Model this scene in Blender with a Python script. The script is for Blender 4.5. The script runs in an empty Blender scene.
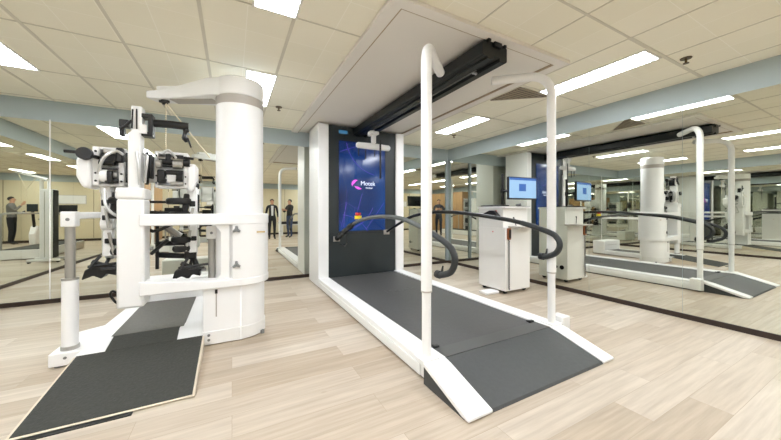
import bpy, bmesh, math, random
from mathutils import Vector, Matrix
random.seed(7)
S = bpy.context.scene
COL = S.collection
PI = math.pi
R = math.radians

# ------------------------------------------------------------------ room
WX, WL, YB, YR, H = 4.29, -3.03, 5.30, -5.30, 2.54      # right, left, back, rear, ceiling
BAND = 2.28

# ------------------------------------------------------------------ materials
def lin(c):
    return tuple(((v/255)/12.92 if v/255 <= .04045 else ((v/255+.055)/1.055)**2.4) for v in c) + (1,)

MATS = {}
def mat(name, rgb, rough=.5, metal=0., noise=0., nscale=8., bump=0., spec=.5, coat=0., stretch=(1, 1, 1)):
    if name in MATS: return MATS[name]
    m = bpy.data.materials.new(name); m.use_nodes = True
    nt = m.node_tree; b = nt.nodes['Principled BSDF']
    b.inputs['Roughness'].default_value = rough
    b.inputs['Metallic'].default_value = metal
    b.inputs['Specular IOR Level'].default_value = spec
    b.inputs['Coat Weight'].default_value = coat
    c = lin(rgb)
    b.inputs['Base Color'].default_value = c
    if noise or bump:
        tc = nt.nodes.new('ShaderNodeTexCoord'); mp = nt.nodes.new('ShaderNodeMapping')
        mp.inputs['Scale'].default_value = stretch
        nz = nt.nodes.new('ShaderNodeTexNoise'); nz.inputs['Scale'].default_value = nscale
        nz.inputs['Detail'].default_value = 4
        nt.links.new(tc.outputs['Object'], mp.inputs['Vector']); nt.links.new(mp.outputs[0], nz.inputs['Vector'])
        if noise:
            rp = nt.nodes.new('ShaderNodeValToRGB')
            rp.color_ramp.elements[0].position = .3; rp.color_ramp.elements[1].position = .7
            rp.color_ramp.elements[0].color = tuple(v*(1-noise) for v in c[:3])+(1,)
            rp.color_ramp.elements[1].color = tuple(min(1, v*(1+noise)) for v in c[:3])+(1,)
            nt.links.new(nz.outputs['Fac'], rp.inputs[0]); nt.links.new(rp.outputs[0], b.inputs['Base Color'])
        if bump:
            bp = nt.nodes.new('ShaderNodeBump'); bp.inputs['Strength'].default_value = bump; bp.inputs['Distance'].default_value = .01
            nt.links.new(nz.outputs['Fac'], bp.inputs['Height']); nt.links.new(bp.outputs[0], b.inputs['Normal'])
    MATS[name] = m
    return m

def emit(name, rgb, strength):
    m = bpy.data.materials.new(name); m.use_nodes = True
    b = m.node_tree.nodes['Principled BSDF']
    b.inputs['Base Color'].default_value = (.02, .02, .02, 1) if strength < 3 else (.8, .8, .8, 1)
    b.inputs['Roughness'].default_value = .25
    b.inputs['Emission Color'].default_value = lin(rgb); b.inputs['Emission Strength'].default_value = strength
    MATS[name] = m
    return m

M_WHITE = mat('white powder coat', (240, 240, 239), .35, noise=.015, nscale=3)
M_WHITE2 = mat('white plastic', (236, 236, 234), .45, noise=.015, nscale=5)
M_CAB = mat('cabinet white laminate', (238, 237, 233), .4, noise=.015, nscale=4)
M_BAND = mat('blue grey wall paint', (176, 189, 192), .75, noise=.02, nscale=2, bump=.05)
M_REAR = mat('cream wall panel', (218, 208, 178), .7, noise=.03, nscale=2)
M_DARK = mat('dark brown skirting', (46, 33, 26), .45, noise=.1, nscale=12)
M_RUB = mat('black ribbed rubber', (54, 55, 50), .75, noise=.16, nscale=60, bump=.4)
M_RUBG = mat('grey treadmill belt', (100, 98, 92), .65, noise=.08, nscale=50, bump=.2)
M_BELT = mat('dark grey treadmill belt', (76, 76, 75), .55, noise=.07, nscale=45, bump=.15)
M_RAMP = mat('charcoal ramp surface', (62, 64, 64), .5, noise=.07, nscale=35, bump=.12)
M_PLATE = mat('grey threshold metal', (80, 80, 79), .45, .2)
M_BLACK = mat('black plastic', (13, 14, 15), .4, noise=.1, nscale=20)
M_BEAM = mat('black painted steel', (14, 19, 19), .38, noise=.08, nscale=6)
M_PANEL = mat('dark slate panel', (40, 47, 49), .4, noise=.05, nscale=5)
M_RAIL = mat('dark grey foam grip', (44, 48, 50), .5, noise=.06, nscale=30)
M_RAILSHEEN = mat('grey rail tube sheen', (96, 100, 98), .35, .3)  # lighter tone painted in for light reflecting off the left rail
M_STEEL = mat('brushed steel', (176, 174, 168), .35, .7, noise=.06, nscale=40, stretch=(1, 1, .1))
M_ALU = mat('aluminium', (200, 200, 198), .35, .5)
M_GREYB = mat('warm grey plastic', (176, 170, 162), .5)
M_POST = mat('grey painted post', (140, 150, 152), .5)
M_GREY = mat('mid grey plastic', (120, 122, 122), .5)
M_YEL = mat('yellow plastic', (236, 210, 40), .4)
M_RED = mat('red plastic', (206, 44, 30), .35)
M_ORANGE = mat('orange brown plastic', (150, 84, 44), .45)
M_ROPE = mat('cream rope', (226, 216, 190), .8)
M_WOOD = mat('light brown wood veneer', (168, 134, 94), .45, noise=.18, nscale=3, stretch=(6, 6, .6))
M_WOODD = mat('brown wood handle strip', (96, 66, 42), .5)
M_VENT = mat('brown grille metal', (150, 138, 120), .6)
M_VENTB = mat('dark vent throat', (52, 44, 36), .8)
M_FRAME = mat('light fitting frame', (228, 226, 218), .5)
M_SOFFIT = mat('white ceiling board', (232, 228, 221), .7, noise=.01, nscale=2)
M_TBAR = mat('ceiling tee bar', (214, 209, 192), .6)
M_BRASS = mat('bronze metal', (96, 80, 52), .35, .7)
M_GOLD = mat('gold print', (196, 170, 120), .5)
M_LIGHT = emit('lamp diffuser', (244, 248, 255), 13.0)

def mirror_mat():
    m = bpy.data.materials.new('silvered mirror glass'); m.use_nodes = True
    b = m.node_tree.nodes['Principled BSDF']
    b.inputs['Base Color'].default_value = (.75, .765, .705, 1)
    b.inputs['Metallic'].default_value = 1; b.inputs['Roughness'].default_value = 0
    return m
M_MIRROR = mirror_mat()

def floor_mat():
    m = bpy.data.materials.new('pale oak planks'); m.use_nodes = True
    nt = m.node_tree; L = nt.links; N = nt.nodes.new
    b = nt.nodes['Principled BSDF']
    tc = N('ShaderNodeTexCoord')
    br = N('ShaderNodeTexBrick'); br.offset = .37; br.offset_frequency = 2
    br.inputs['Scale'].default_value = 1; br.inputs['Brick Width'].default_value = 1.25; br.inputs['Row Height'].default_value = .19
    br.inputs['Mortar Size'].default_value = .0012; br.inputs['Mortar Smooth'].default_value = .3
    br.inputs['Color1'].default_value = (0, 0, 0, 1); br.inputs['Color2'].default_value = (1, 1, 1, 1); br.inputs['Mortar'].default_value = (.5, .5, .5, 1)
    L.new(tc.outputs['Object'], br.inputs['Vector'])
    rp = N('ShaderNodeValToRGB'); e = rp.color_ramp.elements
    e[0].position = 0; e[0].color = lin((180, 165, 146)); e[1].position = 1; e[1].color = lin((204, 194, 180))
    k = e.new(.35); k.color = lin((190, 177, 160))
    L.new(br.outputs['Color'], rp.inputs[0])
    # grain, shifted per plank
    add = N('ShaderNodeVectorMath'); add.operation = 'MULTIPLY_ADD'
    L.new(br.outputs['Color'], add.inputs[0]); add.inputs[1].default_value = (37, 19, 7); L.new(tc.outputs['Object'], add.inputs[2])
    mp = N('ShaderNodeMapping'); mp.inputs['Scale'].default_value = (.8, 14, 1); L.new(add.outputs[0], mp.inputs['Vector'])
    nz = N('ShaderNodeTexNoise'); nz.inputs['Scale'].default_value = 2.2; nz.inputs['Detail'].default_value = 7; nz.inputs['Roughness'].default_value = .6
    L.new(mp.outputs[0], nz.inputs['Vector'])
    rg = N('ShaderNodeValToRGB'); g = rg.color_ramp.elements
    g[0].position = .3; g[0].color = (.78, .75, .71, 1); g[1].position = .66; g[1].color = (1.06, 1.05, 1.03, 1)
    L.new(nz.outputs['Fac'], rg.inputs[0])
    mx = N('ShaderNodeMix'); mx.data_type = 'RGBA'; mx.blend_type = 'MULTIPLY'; mx.inputs['Factor'].default_value = .9
    L.new(rp.outputs[0], mx.inputs[6]); L.new(rg.outputs[0], mx.inputs[7])
    # knots
    vo = N('ShaderNodeTexVoronoi'); vo.inputs['Scale'].default_value = 1.6
    mk = N('ShaderNodeMapping'); mk.inputs['Scale'].default_value = (1, 1.7, 1); L.new(add.outputs[0], mk.inputs['Vector']); L.new(mk.outputs[0], vo.inputs['Vector'])
    rk = N('ShaderNodeValToRGB'); q = rk.color_ramp.elements
    q[0].position = .014; q[0].color = (.5, .44, .38, 1); q[1].position = .06; q[1].color = (1, 1, 1, 1)
    L.new(vo.outputs['Distance'], rk.inputs[0])
    m3 = N('ShaderNodeMix'); m3.data_type = 'RGBA'; m3.blend_type = 'MULTIPLY'; m3.inputs['Factor'].default_value = .7
    L.new(mx.outputs[2], m3.inputs[6]); L.new(rk.outputs[0], m3.inputs[7])
    m2 = N('ShaderNodeMix'); m2.data_type = 'RGBA'; m2.blend_type = 'MULTIPLY'
    L.new(br.outputs['Fac'], m2.inputs['Factor']); L.new(m3.outputs[2], m2.inputs[6]); m2.inputs[7].default_value = (.72, .68, .62, 1)
    L.new(m2.outputs[2], b.inputs['Base Color'])
    b.inputs['Roughness'].default_value = .42; b.inputs['Specular IOR Level'].default_value = .35
    return m
M_FLOOR = floor_mat()

def tile_mat():
    m = bpy.data.materials.new('cream acoustic tile'); m.use_nodes = True
    nt = m.node_tree; L = nt.links; N = nt.nodes.new; b = nt.nodes['Principled BSDF']
    tc = N('ShaderNodeTexCoord')
    br = N('ShaderNodeTexBrick'); br.offset = 0
    br.inputs['Scale'].default_value = 1; br.inputs['Brick Width'].default_value = .3; br.inputs['Row Height'].default_value = .333
    br.inputs['Mortar Size'].default_value = .004; br.inputs['Mortar Smooth'].default_value = .8
    br.inputs['Color1'].default_value = lin((245, 241, 224)); br.inputs['Color2'].default_value = lin((242, 238, 220)); br.inputs['Mortar'].default_value = lin((252, 249, 236))
    mp = N('ShaderNodeMapping'); mp.inputs['Location'].default_value = (-.095, -.201, 0)
    L.new(tc.outputs['Object'], mp.inputs['Vector']); L.new(mp.outputs[0], br.inputs['Vector'])
    nz = N('ShaderNodeTexNoise'); nz.inputs['Scale'].default_value = 140; L.new(tc.outputs['Object'], nz.inputs['Vector'])
    bp = N('ShaderNodeBump'); bp.inputs['Strength'].default_value = .12; L.new(nz.outputs['Fac'], bp.inputs['Height']); L.new(bp.outputs[0], b.inputs['Normal'])
    L.new(br.outputs['Color'], b.inputs['Base Color']); b.inputs['Roughness'].default_value = .85; b.inputs['Specular IOR Level'].default_value = .2
    return m
M_TILE = tile_mat()

def screen_mat():
    m = bpy.data.materials.new('blue network display'); m.use_nodes = True
    nt = m.node_tree; L = nt.links; N = nt.nodes.new; b = nt.nodes['Principled BSDF']
    tc = N('ShaderNodeTexCoord')
    n1 = N('ShaderNodeTexNoise'); n1.inputs['Scale'].default_value = 1.5; n1.inputs['Detail'].default_value = 1; L.new(tc.outputs['Object'], n1.inputs['Vector'])
    rp = N('ShaderNodeValToRGB'); e = rp.color_ramp.elements
    e[0].position = .35; e[0].color = lin((4, 24, 84)); e[1].position = .68; e[1].color = lin((14, 86, 172))
    L.new(n1.outputs['Fac'], rp.inputs[0])
    vo = N('ShaderNodeTexVoronoi'); vo.feature = 'DISTANCE_TO_EDGE'; vo.inputs['Scale'].default_value = 2.6; L.new(tc.outputs['Object'], vo.inputs['Vector'])
    rv = N('ShaderNodeValToRGB'); q = rv.color_ramp.elements
    q[0].position = .0; q[0].color = (1, 1, 1, 1); q[1].position = .016; q[1].color = (0, 0, 0, 1); L.new(vo.outputs['Distance'], rv.inputs[0])
    n2 = N('ShaderNodeTexNoise'); n2.inputs['Scale'].default_value = 2.3; L.new(tc.outputs['Object'], n2.inputs['Vector'])
    r2 = N('ShaderNodeValToRGB'); z = r2.color_ramp.elements; z[0].position = .5; z[0].color = (0, 0, 0, 1); z[1].position = .68; z[1].color = (.8, .8, .8, 1); L.new(n2.outputs['Fac'], r2.inputs[0])
    mu = N('ShaderNodeMath'); mu.operation = 'MULTIPLY'; L.new(rv.outputs[0], mu.inputs[0]); L.new(r2.outputs[0], mu.inputs[1])
    mx = N('ShaderNodeMix'); mx.data_type = 'RGBA'; L.new(mu.outputs[0], mx.inputs['Factor']); L.new(rp.outputs[0], mx.inputs[6]); mx.inputs[7].default_value = lin((112, 92, 206))
    L.new(mx.outputs[2], b.inputs['Emission Color']); b.inputs['Emission Strength'].default_value = .23
    b.inputs['Base Color'].default_value = (.01, .012, .02, 1); b.inputs['Roughness'].default_value = .12
    return m
M_SCREEN = screen_mat()
M_DESK = emit('pale blue desktop', (150, 190, 226), .42)
M_DESKD = emit('blue window', (34, 96, 176), .40)
M_PINK = emit('magenta logo', (222, 96, 214), .5)
M_LOGOW = emit('white logo', (225, 235, 255), .5)
M_VIOLET = emit('violet display line', (96, 72, 196), .36)
M_CYAN = emit('small blue display', (70, 130, 170), .25)

# ------------------------------------------------------------------ mesh helpers
def box(bm, x0, x1, y0, y1, z0, z1):
    v = [bm.verts.new((x, y, z)) for x in (x0, x1) for y in (y0, y1) for z in (z0, z1)]
    for f in ((0, 1, 3, 2), (4, 6, 7, 5), (0, 4, 5, 1), (2, 3, 7, 6), (0, 2, 6, 4), (1, 5, 7, 3)):
        bm.faces.new([v[i] for i in f])
    return bm

def obox(bm, c, sx, sy, sz, rot=0., tilt=0., tilt_axis='X'):
    b2 = bmesh.new(); box(b2, -sx/2, sx/2, -sy/2, sy/2, -sz/2, sz/2)
    M = Matrix.Translation(c) @ Matrix.Rotation(rot, 4, 'Z') @ Matrix.Rotation(tilt, 4, tilt_axis)
    bmesh.ops.transform(b2, matrix=M, verts=b2.verts)
    merge(bm, b2); return bm

def merge(bm, b2):
    me = bpy.data.meshes.new('tmp'); b2.to_mesh(me); b2.free(); bm.from_mesh(me); bpy.data.meshes.remove(me)

def spline(pts, k=6):
    P = [Vector(p) for p in pts]; out = []
    for i in range(len(P)-1):
        p0 = P[i-1] if i else P[0]*2-P[1]; p1, p2 = P[i], P[i+1]; p3 = P[i+2] if i+2 < len(P) else P[-1]*2-P[-2]
        for j in range(k):
            t = j/k
            out.append(.5*((2*p1)+(p2-p0)*t+(2*p0-5*p1+4*p2-p3)*t*t+(3*p1-p0-3*p2+p3)*t**3))
    out.append(P[-1]); return out

def tube(bm, pts, r, n=14, cap=True, rs=None):
    P = [Vector(p) for p in pts]
    rings = []; up = None
    for i, p in enumerate(P):
        d = (P[min(i+1, len(P)-1)]-P[max(i-1, 0)]).normalized()
        if up is None:
            a = Vector((0, 0, 1)) if abs(d.z) < .9 else Vector((1, 0, 0))
            up = (a-d*a.dot(d)).normalized()
        else:
            up = (up-d*up.dot(d)).normalized()
        s = d.cross(up); rr = rs[i] if rs else r
        rings.append([bm.verts.new(p+rr*(math.cos(2*PI*k/n)*up+math.sin(2*PI*k/n)*s)) for k in range(n)])
    for a, b in zip(rings, rings[1:]):
        for k in range(n):
            bm.faces.new((a[k], a[(k+1) % n], b[(k+1) % n], b[k]))
    if cap:
        bm.faces.new(rings[0][::-1]); bm.faces.new(rings[-1])
    return bm

def cyl(bm, x, y, z0, z1, r, n=32, r2=None):
    return tube(bm, [(x, y, z0), (x, y, z1)], r, n, rs=[r, r if r2 is None else r2])

def prism(bm, poly, z0, z1):
    a = [bm.verts.new((x, y, z0)) for x, y in poly]; b = [bm.verts.new((x, y, z1)) for x, y in poly]
    n = len(poly); bm.faces.new(a[::-1]); bm.faces.new(b)
    for i in range(n): bm.faces.new((a[i], a[(i+1) % n], b[(i+1) % n], b[i]))
    return bm

def prism_x(bm, poly, x0, x1):      # poly in (y, z)
    a = [bm.verts.new((x0, y, z)) for y, z in poly]; b = [bm.verts.new((x1, y, z)) for y, z in poly]
    n = len(poly); bm.faces.new(a); bm.faces.new(b[::-1])
    for i in range(n): bm.faces.new((b[i], b[(i+1) % n], a[(i+1) % n], a[i]))
    return bm

def prism_y(bm, poly, y0, y1):      # poly in (x, z)
    a = [bm.verts.new((x, y0, z)) for x, z in poly]; b = [bm.verts.new((x, y1, z)) for x, z in poly]
    n = len(poly); bm.faces.new(a); bm.faces.new(b[::-1])
    for i in range(n): bm.faces.new((b[i], b[(i+1) % n], a[(i+1) % n], a[i]))
    return bm

def ball(bm, c, r, sx=1, sy=1, sz=1, n=12):
    ret = bmesh.ops.create_uvsphere(bm, u_segments=n, v_segments=max(6, n//2+2), radius=r)
    bmesh.ops.transform(bm, matrix=Matrix.Translation(c) @ Matrix.Diagonal((sx, sy, sz, 1)), verts=ret['verts'])
    return bm

def arc(cx, cy, r, a0, a1, n=16):
    return [(cx+r*math.cos(R(a0+(a1-a0)*i/n)), cy+r*math.sin(R(a0+(a1-a0)*i/n))) for i in range(n+1)]

ORG = {}
def obj(name, bm, m, parent=None, bevel=0., label=None, smooth=True):
    me = bpy.data.meshes.new(name)
    bmesh.ops.recalc_face_normals(bm, faces=bm.faces)
    bm.to_mesh(me); bm.free()
    if parent is not None:
        me.transform(Matrix.Translation(-ORG[parent.name]))
    ms = m if isinstance(m, (list, tuple)) else [m]
    for x in ms: me.materials.append(x)
    if smooth:
        me.shade_smooth(); me.set_sharp_from_angle(angle=R(32))
    o = bpy.data.objects.new(name, me); COL.objects.link(o)
    if parent is not None:
        o.parent = parent; ORG[o.name] = ORG[parent.name]
    else:
        ORG[o.name] = Vector((0, 0, 0))
    if bevel:
        b = o.modifiers.new('edge', 'BEVEL'); b.width = bevel; b.segments = 2; b.limit_method = 'ANGLE'; b.angle_limit = R(40)
        b.harden_normals = False
    if label: o['label'] = label
    return o

def objs(name, bm, m, parent=None, bevel=0., label=None):
    # one object per separate piece
    bm.verts.ensure_lookup_table(); seen = set(); out = []
    for v0 in bm.verts:
        if v0 in seen: continue
        st, isl = [v0], []
        seen.add(v0)
        while st:
            v = st.pop(); isl.append(v)
            for e in v.link_edges:
                w_ = e.other_vert(v)
                if w_ not in seen: seen.add(w_); st.append(w_)
        b2 = bmesh.new(); mp = {v: b2.verts.new(v.co) for v in isl}
        for f in {f for v in isl for f in v.link_faces}: b2.faces.new([mp[v] for v in f.verts])
        out.append(obj(name, b2, m, parent, bevel, label))
    bm.free()
    return out

def thing(name, label, cat, loc, group=None):
    o = bpy.data.objects.new(name, None); COL.objects.link(o); o.location = loc; o.empty_display_size = .1
    o['label'] = label; o['category'] = cat
    if group: o['group'] = group
    ORG[o.name] = Vector(loc); return o

def tag(o, label, cat, group=None):
    o['label'] = label; o['category'] = cat
    if group: o['group'] = group
    return o

def struct(name, bm, m, parent=None, bevel=0):
    o = obj(name, bm, m, parent, bevel)
    if parent is None: o['kind'] = 'structure'
    return o

def dup(root, loc, label):
    r = root.copy(); COL.objects.link(r); r.location = loc; r['label'] = label
    for ch in list(root.children):
        c = ch.copy(); COL.objects.link(c); c.parent = r
        for g in ch.children:
            d = g.copy(); COL.objects.link(d); d.parent = c
    return r

def text_bm(body, size, loc, rot, depth=.002, align='LEFT'):
    cu = bpy.data.curves.new('txt', 'FONT'); cu.body = body; cu.size = size; cu.extrude = depth; cu.align_x = align; cu.resolution_u = 3
    o = bpy.data.objects.new('txt', cu); COL.objects.link(o)
    dg = bpy.context.evaluated_depsgraph_get(); me = bpy.data.meshes.new_from_object(o.evaluated_get(dg))
    me.transform(Matrix.Translation(loc) @ rot)
    bm = bmesh.new(); bm.from_mesh(me); bpy.data.objects.remove(o); bpy.data.curves.remove(cu); bpy.data.meshes.remove(me)
    return bm

NB = bmesh.new
# ================================================================== SETTING
struct('floor', box(NB(), WL-.15, WX+.15, YR-.15, YB+.15, -.06, 0), M_FLOOR)
struct('ceiling', box(NB(), WL-.15, WX+.15, YR-.15, YB+.15, H, H+.08), M_TILE)
struct('wall_right', box(NB(), WX, WX+.12, YR-.12, YB+.12, 0, H), M_BAND)
struct('wall_left', box(NB(), WL-.12, WL, YR-.12, YB+.12, 0, H), M_BAND)
struct('wall_back', box(NB(), WL, WX, YB, YB+.12, 0, H), M_BAND)
wr = struct('wall_rear', box(NB(), WL, WX, YR-.12, YR, 0, BAND), M_REAR)
struct('wall_rear_upper', box(NB(), WL, WX, YR-.12, YR+.012, BAND, H), M_BAND)
bm = NB()
for x in [WL+.6+1.2*i for i in range(6)]:
    box(bm, x-.006, x+.006, YR, YR+.006, .1, BAND)
struct('trim_1', bm, M_DARK)
struct('baseboard_right', box(NB(), WX-.014, WX, YR, YB, 0, .055), M_DARK)
struct('baseboard_left', box(NB(), WL, WL+.014, YR, YB, 0, .055), M_DARK)
struct('baseboard_back', box(NB(), WL+.014, WX-.014, YB-.014, YB, 0, .055), M_DARK)
struct('baseboard_rear', box(NB(), WL+.014, WX-.014, YR, YR+.014, 0, .09), M_DARK)
# tee bars of the suspended ceiling
bm = NB()
x = .395-.59*6
while x < WX:
    if x > WL:
        wd = .012 if x < 1.0 else .005
        box(bm, x-wd, x+wd, YR, YB, H-.004, H+.001)
    x += .59 if x < .39 else .605
for k in range(-6, 5):
    y = 1.2+k
    if YR < y < YB:
        box(bm, WL, .9, y-.005, y+.005, H-.0045, H+.001)
        box(bm, 2.8, WX, y-(.014 if k == 0 else .007), y+(.014 if k == 0 else .007), H-.0045, H+.001)
        if y < 1.6: box(bm, .9, 2.8, y-.008, y+.008, H-.0045, H+.001)
struct('trim_2', bm, M_TBAR)
# white ceiling board with raised border over the treadmill
PX0, PX1, PY0 = .90, 2.75, 1.64
bm = NB(); box(bm, PX0+.02, PX1-.02, PY0+.02, YB, H-.008, H-.001)
struct('ceiling_panel', bm, M_SOFFIT)
bm = NB()
prism(bm, [(PX0, PY0), (PX1, PY0), (PX1, YB-.002), (PX1-.10, YB-.002), (PX1-.10, PY0+.085), (PX0+.10, PY0+.085), (PX0+.10, YB-.002), (PX0, YB-.002)], H-.032, H-.0005)
struct('trim_3', bm, M_SOFFIT, bevel=.004)
bm = NB()
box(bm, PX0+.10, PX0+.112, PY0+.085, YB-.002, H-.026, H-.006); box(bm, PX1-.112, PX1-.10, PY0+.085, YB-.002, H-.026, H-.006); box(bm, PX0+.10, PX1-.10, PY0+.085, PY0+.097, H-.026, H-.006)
struct('trim_7', bm, mat('tan shadow line strip', (176, 160, 136), .7))  # tan strips stand in for the shadow line inside the border

# mirrors --------------------------------------------------------
def mirror(side, a, b, label):
    z0, z1, g = .055, BAND, .0015
    if side == 'right': bm = box(NB(), WX-.006, WX-.0005, a+g, b-g, z0, z1)
    elif side == 'left': bm = box(NB(), WL+.0005, WL+.006, a+g, b-g, z0, z1)
    else: bm = box(NB(), a+g, b-g, YB-.006, YB-.0005, z0, z1)
    return tag(obj('wall_mirror', bm, M_MIRROR, smooth=False), label, 'mirror', 'wall mirrors')
mirror('right', 2.30, YB-.006, 'mirror panel on the right wall behind the white workstation, reaching the room corner')
mirror('right', 1.35, 2.30, 'mirror panel on the right wall reflecting the black overhead beam and tall white column')
mirror('right', -.2, 1.35, 'mirror panel on the right wall reflecting the charcoal ramp, running off the photo edge')
for a, b, t in ((-1.75, -.2, 'mirror panel on the right wall just past the photo edge'), (-3.4, -1.75, 'mirror panel on the right wall behind the camera'), (YR, -3.4, 'mirror panel on the right wall meeting the cream rear wall')):
    mirror('right', a, b, t)
mirror('back', WL+.006, -2.012, 'mirror panel on the back wall at the far left, left of the vertical joint')
mirror('back', -2.012, .10, 'mirror panel on the back wall behind the robotic gait trainer')
mirror('back', .10, 1.90, 'mirror panel on the back wall between the white column and the screen tower')
mirror('back', 1.90, WX-.006, 'mirror panel on the back wall between the screen tower and the grey corner post')
for a, b, t in ((3.5, YB-.006, 'mirror panel on the left wall beside the back corner'), (1.7, 3.5, 'mirror panel on the left wall facing the gait trainer'), (-.1, 1.7, 'mirror panel on the left wall behind the white support tower'),
                (-1.24, -.1, 'mirror panel on the left wall beside the black platform')):
    mirror('left', a, b, t)
struct('trim_4', box(NB(), -2.017, -2.007, YB-.009, YB-.001, .055, BAND+.02), M_WHITE)
# grey posts on the back wall
for i, xx in enumerate((4.25, 3.64)):
    struct('trim_%d' % (5+i), box(NB(), xx-.03, xx+.03, YB-.035, YB-.0065, .055, BAND), M_POST, bevel=.004)

# ceiling lights -------------------------------------------------
LW, LL = .135, .5
lt = thing('ceiling_light', 'recessed strip light above the white column top, its far half hidden by the column', 'ceiling light', (.265, 3.73, H), 'recessed strip lights in the tiled ceiling')
bm = NB()
for s in (-1, 1):
    box(bm, .265+s*(LW+.006)-.006, .265+s*(LW+.006)+.006, 3.73-LL-.012, 3.73+LL+.012, H-.008, H-.0005)
    box(bm, .265-LW, .265+LW, 3.73+s*(LL+.006)-.006, 3.73+s*(LL+.006)+.006, H-.008, H-.0005)
obj('frame', bm, M_FRAME, lt)
obj('diffuser', box(NB(), .265-LW, .265+LW, 3.73-LL, 3.73+LL, H-.006, H-.0008), M_LIGHT, lt, smooth=False)
bm = NB()
for k in range(1, 20):
    y = 3.73-LL+k*.05
    box(bm, .265-LW,   .265-LW+.03, y-.006, y+.006, H-.009, H-.0055)
    box(bm, .265+LW-.03, .265+LW, y-.006, y+.006, H-.009, H-.0055)
box(bm, .265-LW, .265-LW+.004, 3.73-LL, 3.73+LL, H-.009, H-.0055); box(bm, .265+LW-.004, .265+LW, 3.73-LL, 3.73+LL, H-.009, H-.0055)
box(bm, .265-LW, .265+LW, 3.73-LL, 3.73-LL+.006, H-.009, H-.0055); box(bm, .265-LW, .265+LW, 3.73+LL-.006, 3.73+LL, H-.009, H-.0055)
obj('louvre', bm, M_FRAME, lt)
LTXT = {(.265, 1.7): 'recessed strip light cut by the top photo edge, in front of the column',
        (-1.81, 3.7): 'recessed strip light in the ceiling at the far left, near the left mirror wall',
        (-1.81, 1.7): 'recessed strip light left of the gait trainer, above the photo edge',
        (3.275, 1.73): 'long recessed strip light right of the treadmill arch, beside the triangular vent',
        (3.275, 3.73): 'recessed strip light behind the left treadmill pole, nearest the grey corner post'}
rows = {.265: 'middle row', -1.81: 'left row', 3.275: 'right row'}
for xx in (.265, -1.81, 3.275):
    for k, yy in enumerate((3.7, 1.7, -.3, -2.3, -4.3)):
        if (xx, yy) == (.265, 3.7): continue
        y2 = yy+(.03 if xx > 3 else 0)
        t = LTXT.get((xx, round(y2, 2))) or 'recessed strip light, %s of the %s behind the camera' % (('first', 'second', 'third')[k-2], rows[xx])
        dup(lt, (xx, y2+.0, H), t)

# vent, sprinklers -----------------------------------------------
vt = thing('air_vent', 'brown triangular louvred air vent in the ceiling beside the treadmill arch', 'vent', (2.84, 2.26, H))
tri = [(2.84, 2.25), (3.38, 2.25), (2.84, 2.68)]
obj('backing', prism(NB(), tri, H-.004, H-.0006), M_VENTB, vt)
bm = NB()
for k in range(10):
    y = 2.268+k*.041; xe = 3.38-(y-2.25)/.43*.54
    obox(bm, ((2.84+xe)/2, y, H-.008), max(.03, xe-2.84-.01), .017, .004, 0, R(-40))
obj('louvre', bm, M_VENT, vt)
bm = NB()
tube(bm, [(2.84, 2.25, H-.006), (3.38, 2.25, H-.006)], .007, 6); tube(bm, [(2.84, 2.68, H-.006), (3.38, 2.25, H-.006)], .007, 6); tube(bm, [(2.84, 2.25, H-.006), (2.84, 2.68, H-.006)], .007, 6)
obj('frame', bm, M_VENT, vt)
sp = thing('ceiling_sprinkler', 'small bronze sprinkler head in the ceiling at the upper right, beyond the long strip light', 'sprinkler', (3.63, 1.12, H), 'ceiling sprinklers')
obj('escutcheon', cyl(NB(), 3.63, 1.12, H-.008, H-.0005, .04, 20, .042), M_BRASS, sp)
bm = NB(); cyl(bm, 3.63, 1.12, H-.045, H-.006, .009, 10); cyl(bm, 3.63, 1.12, H-.05, H-.045, .022, 14)
obj('head', bm, M_BRASS, sp)
dup(sp, (.55, 4.19, H), 'small sprinkler head in the ceiling right of the column, beside the white ceiling border')
dup(sp, (3.56, 4.23, H), 'small sprinkler head in the ceiling near the far corner of the mirror walls')

# ================================================================== TREADMILL with screen tower
T0, T1 = 1.155, 2.64
tm = thing('gait_lab_treadmill', 'large white and grey gait treadmill with screen tower, overhead black beam and arched poles', 'treadmill', (1.89, 3.2, 0))
ZD = .135
bm = NB()
box(bm, T0, T0+.165, 1.655, 4.52, .012, ZD); box(bm, T1-.165, T1, 1.655, 4.52, .012, ZD)
box(bm, T0+.165, T1-.165, 4.3, 4.52, .012, .10); box(bm, T0+.165, T1-.165, 1.655, 1.72, .012, .12)
fr = obj('frame', bm, M_WHITE, tm, bevel=.006)
bm = NB()
box(bm, T0-.012, T0-.0005, 1.72, 4.5, .02, .095); box(bm, T1+.0005, T1+.012, 1.72, 4.5, .02, .095)
objs('side_cover', bm, M_WHITE2, fr, bevel=.004)
bm = NB(); box(bm, T0+.01, T1-.01, 1.68, 4.5, 0, .012); obj('plinth', bm, M_BLACK, fr)
bm = NB()
prism_x(bm, [(1.80, .08), (1.80, .115), (1.81, .122), (4.49, .122), (4.5, .115), (4.5, .08)], T0+.17, T1-.17)
bt = obj('belt', bm, M_BELT, tm)
bm = text_bm('Motek', .17, (1.72, 3.33, .1235), Matrix.Rotation(0, 4, 'Z'), .0004)
obj('belt_logo', bm, M_PLATE, bt, label='faint grey lettering')
obj('threshold_plate', prism_x(NB(), [(1.655, .10), (1.655, ZD-.001), (1.80, ZD-.004), (1.80, .10)], T0+.166, T1-.166), M_PLATE, tm)
for xx in (T0+.20, T1-.20):
    bm = NB(); box(bm, xx-.022, xx+.022, 1.80, 1.83, .122, .145); box(bm, xx-.012, xx+.012, 1.83, 1.86, .122, .135)
    obj('belt_clip', bm, M_BLACK, tm, bevel=.002)
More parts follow.
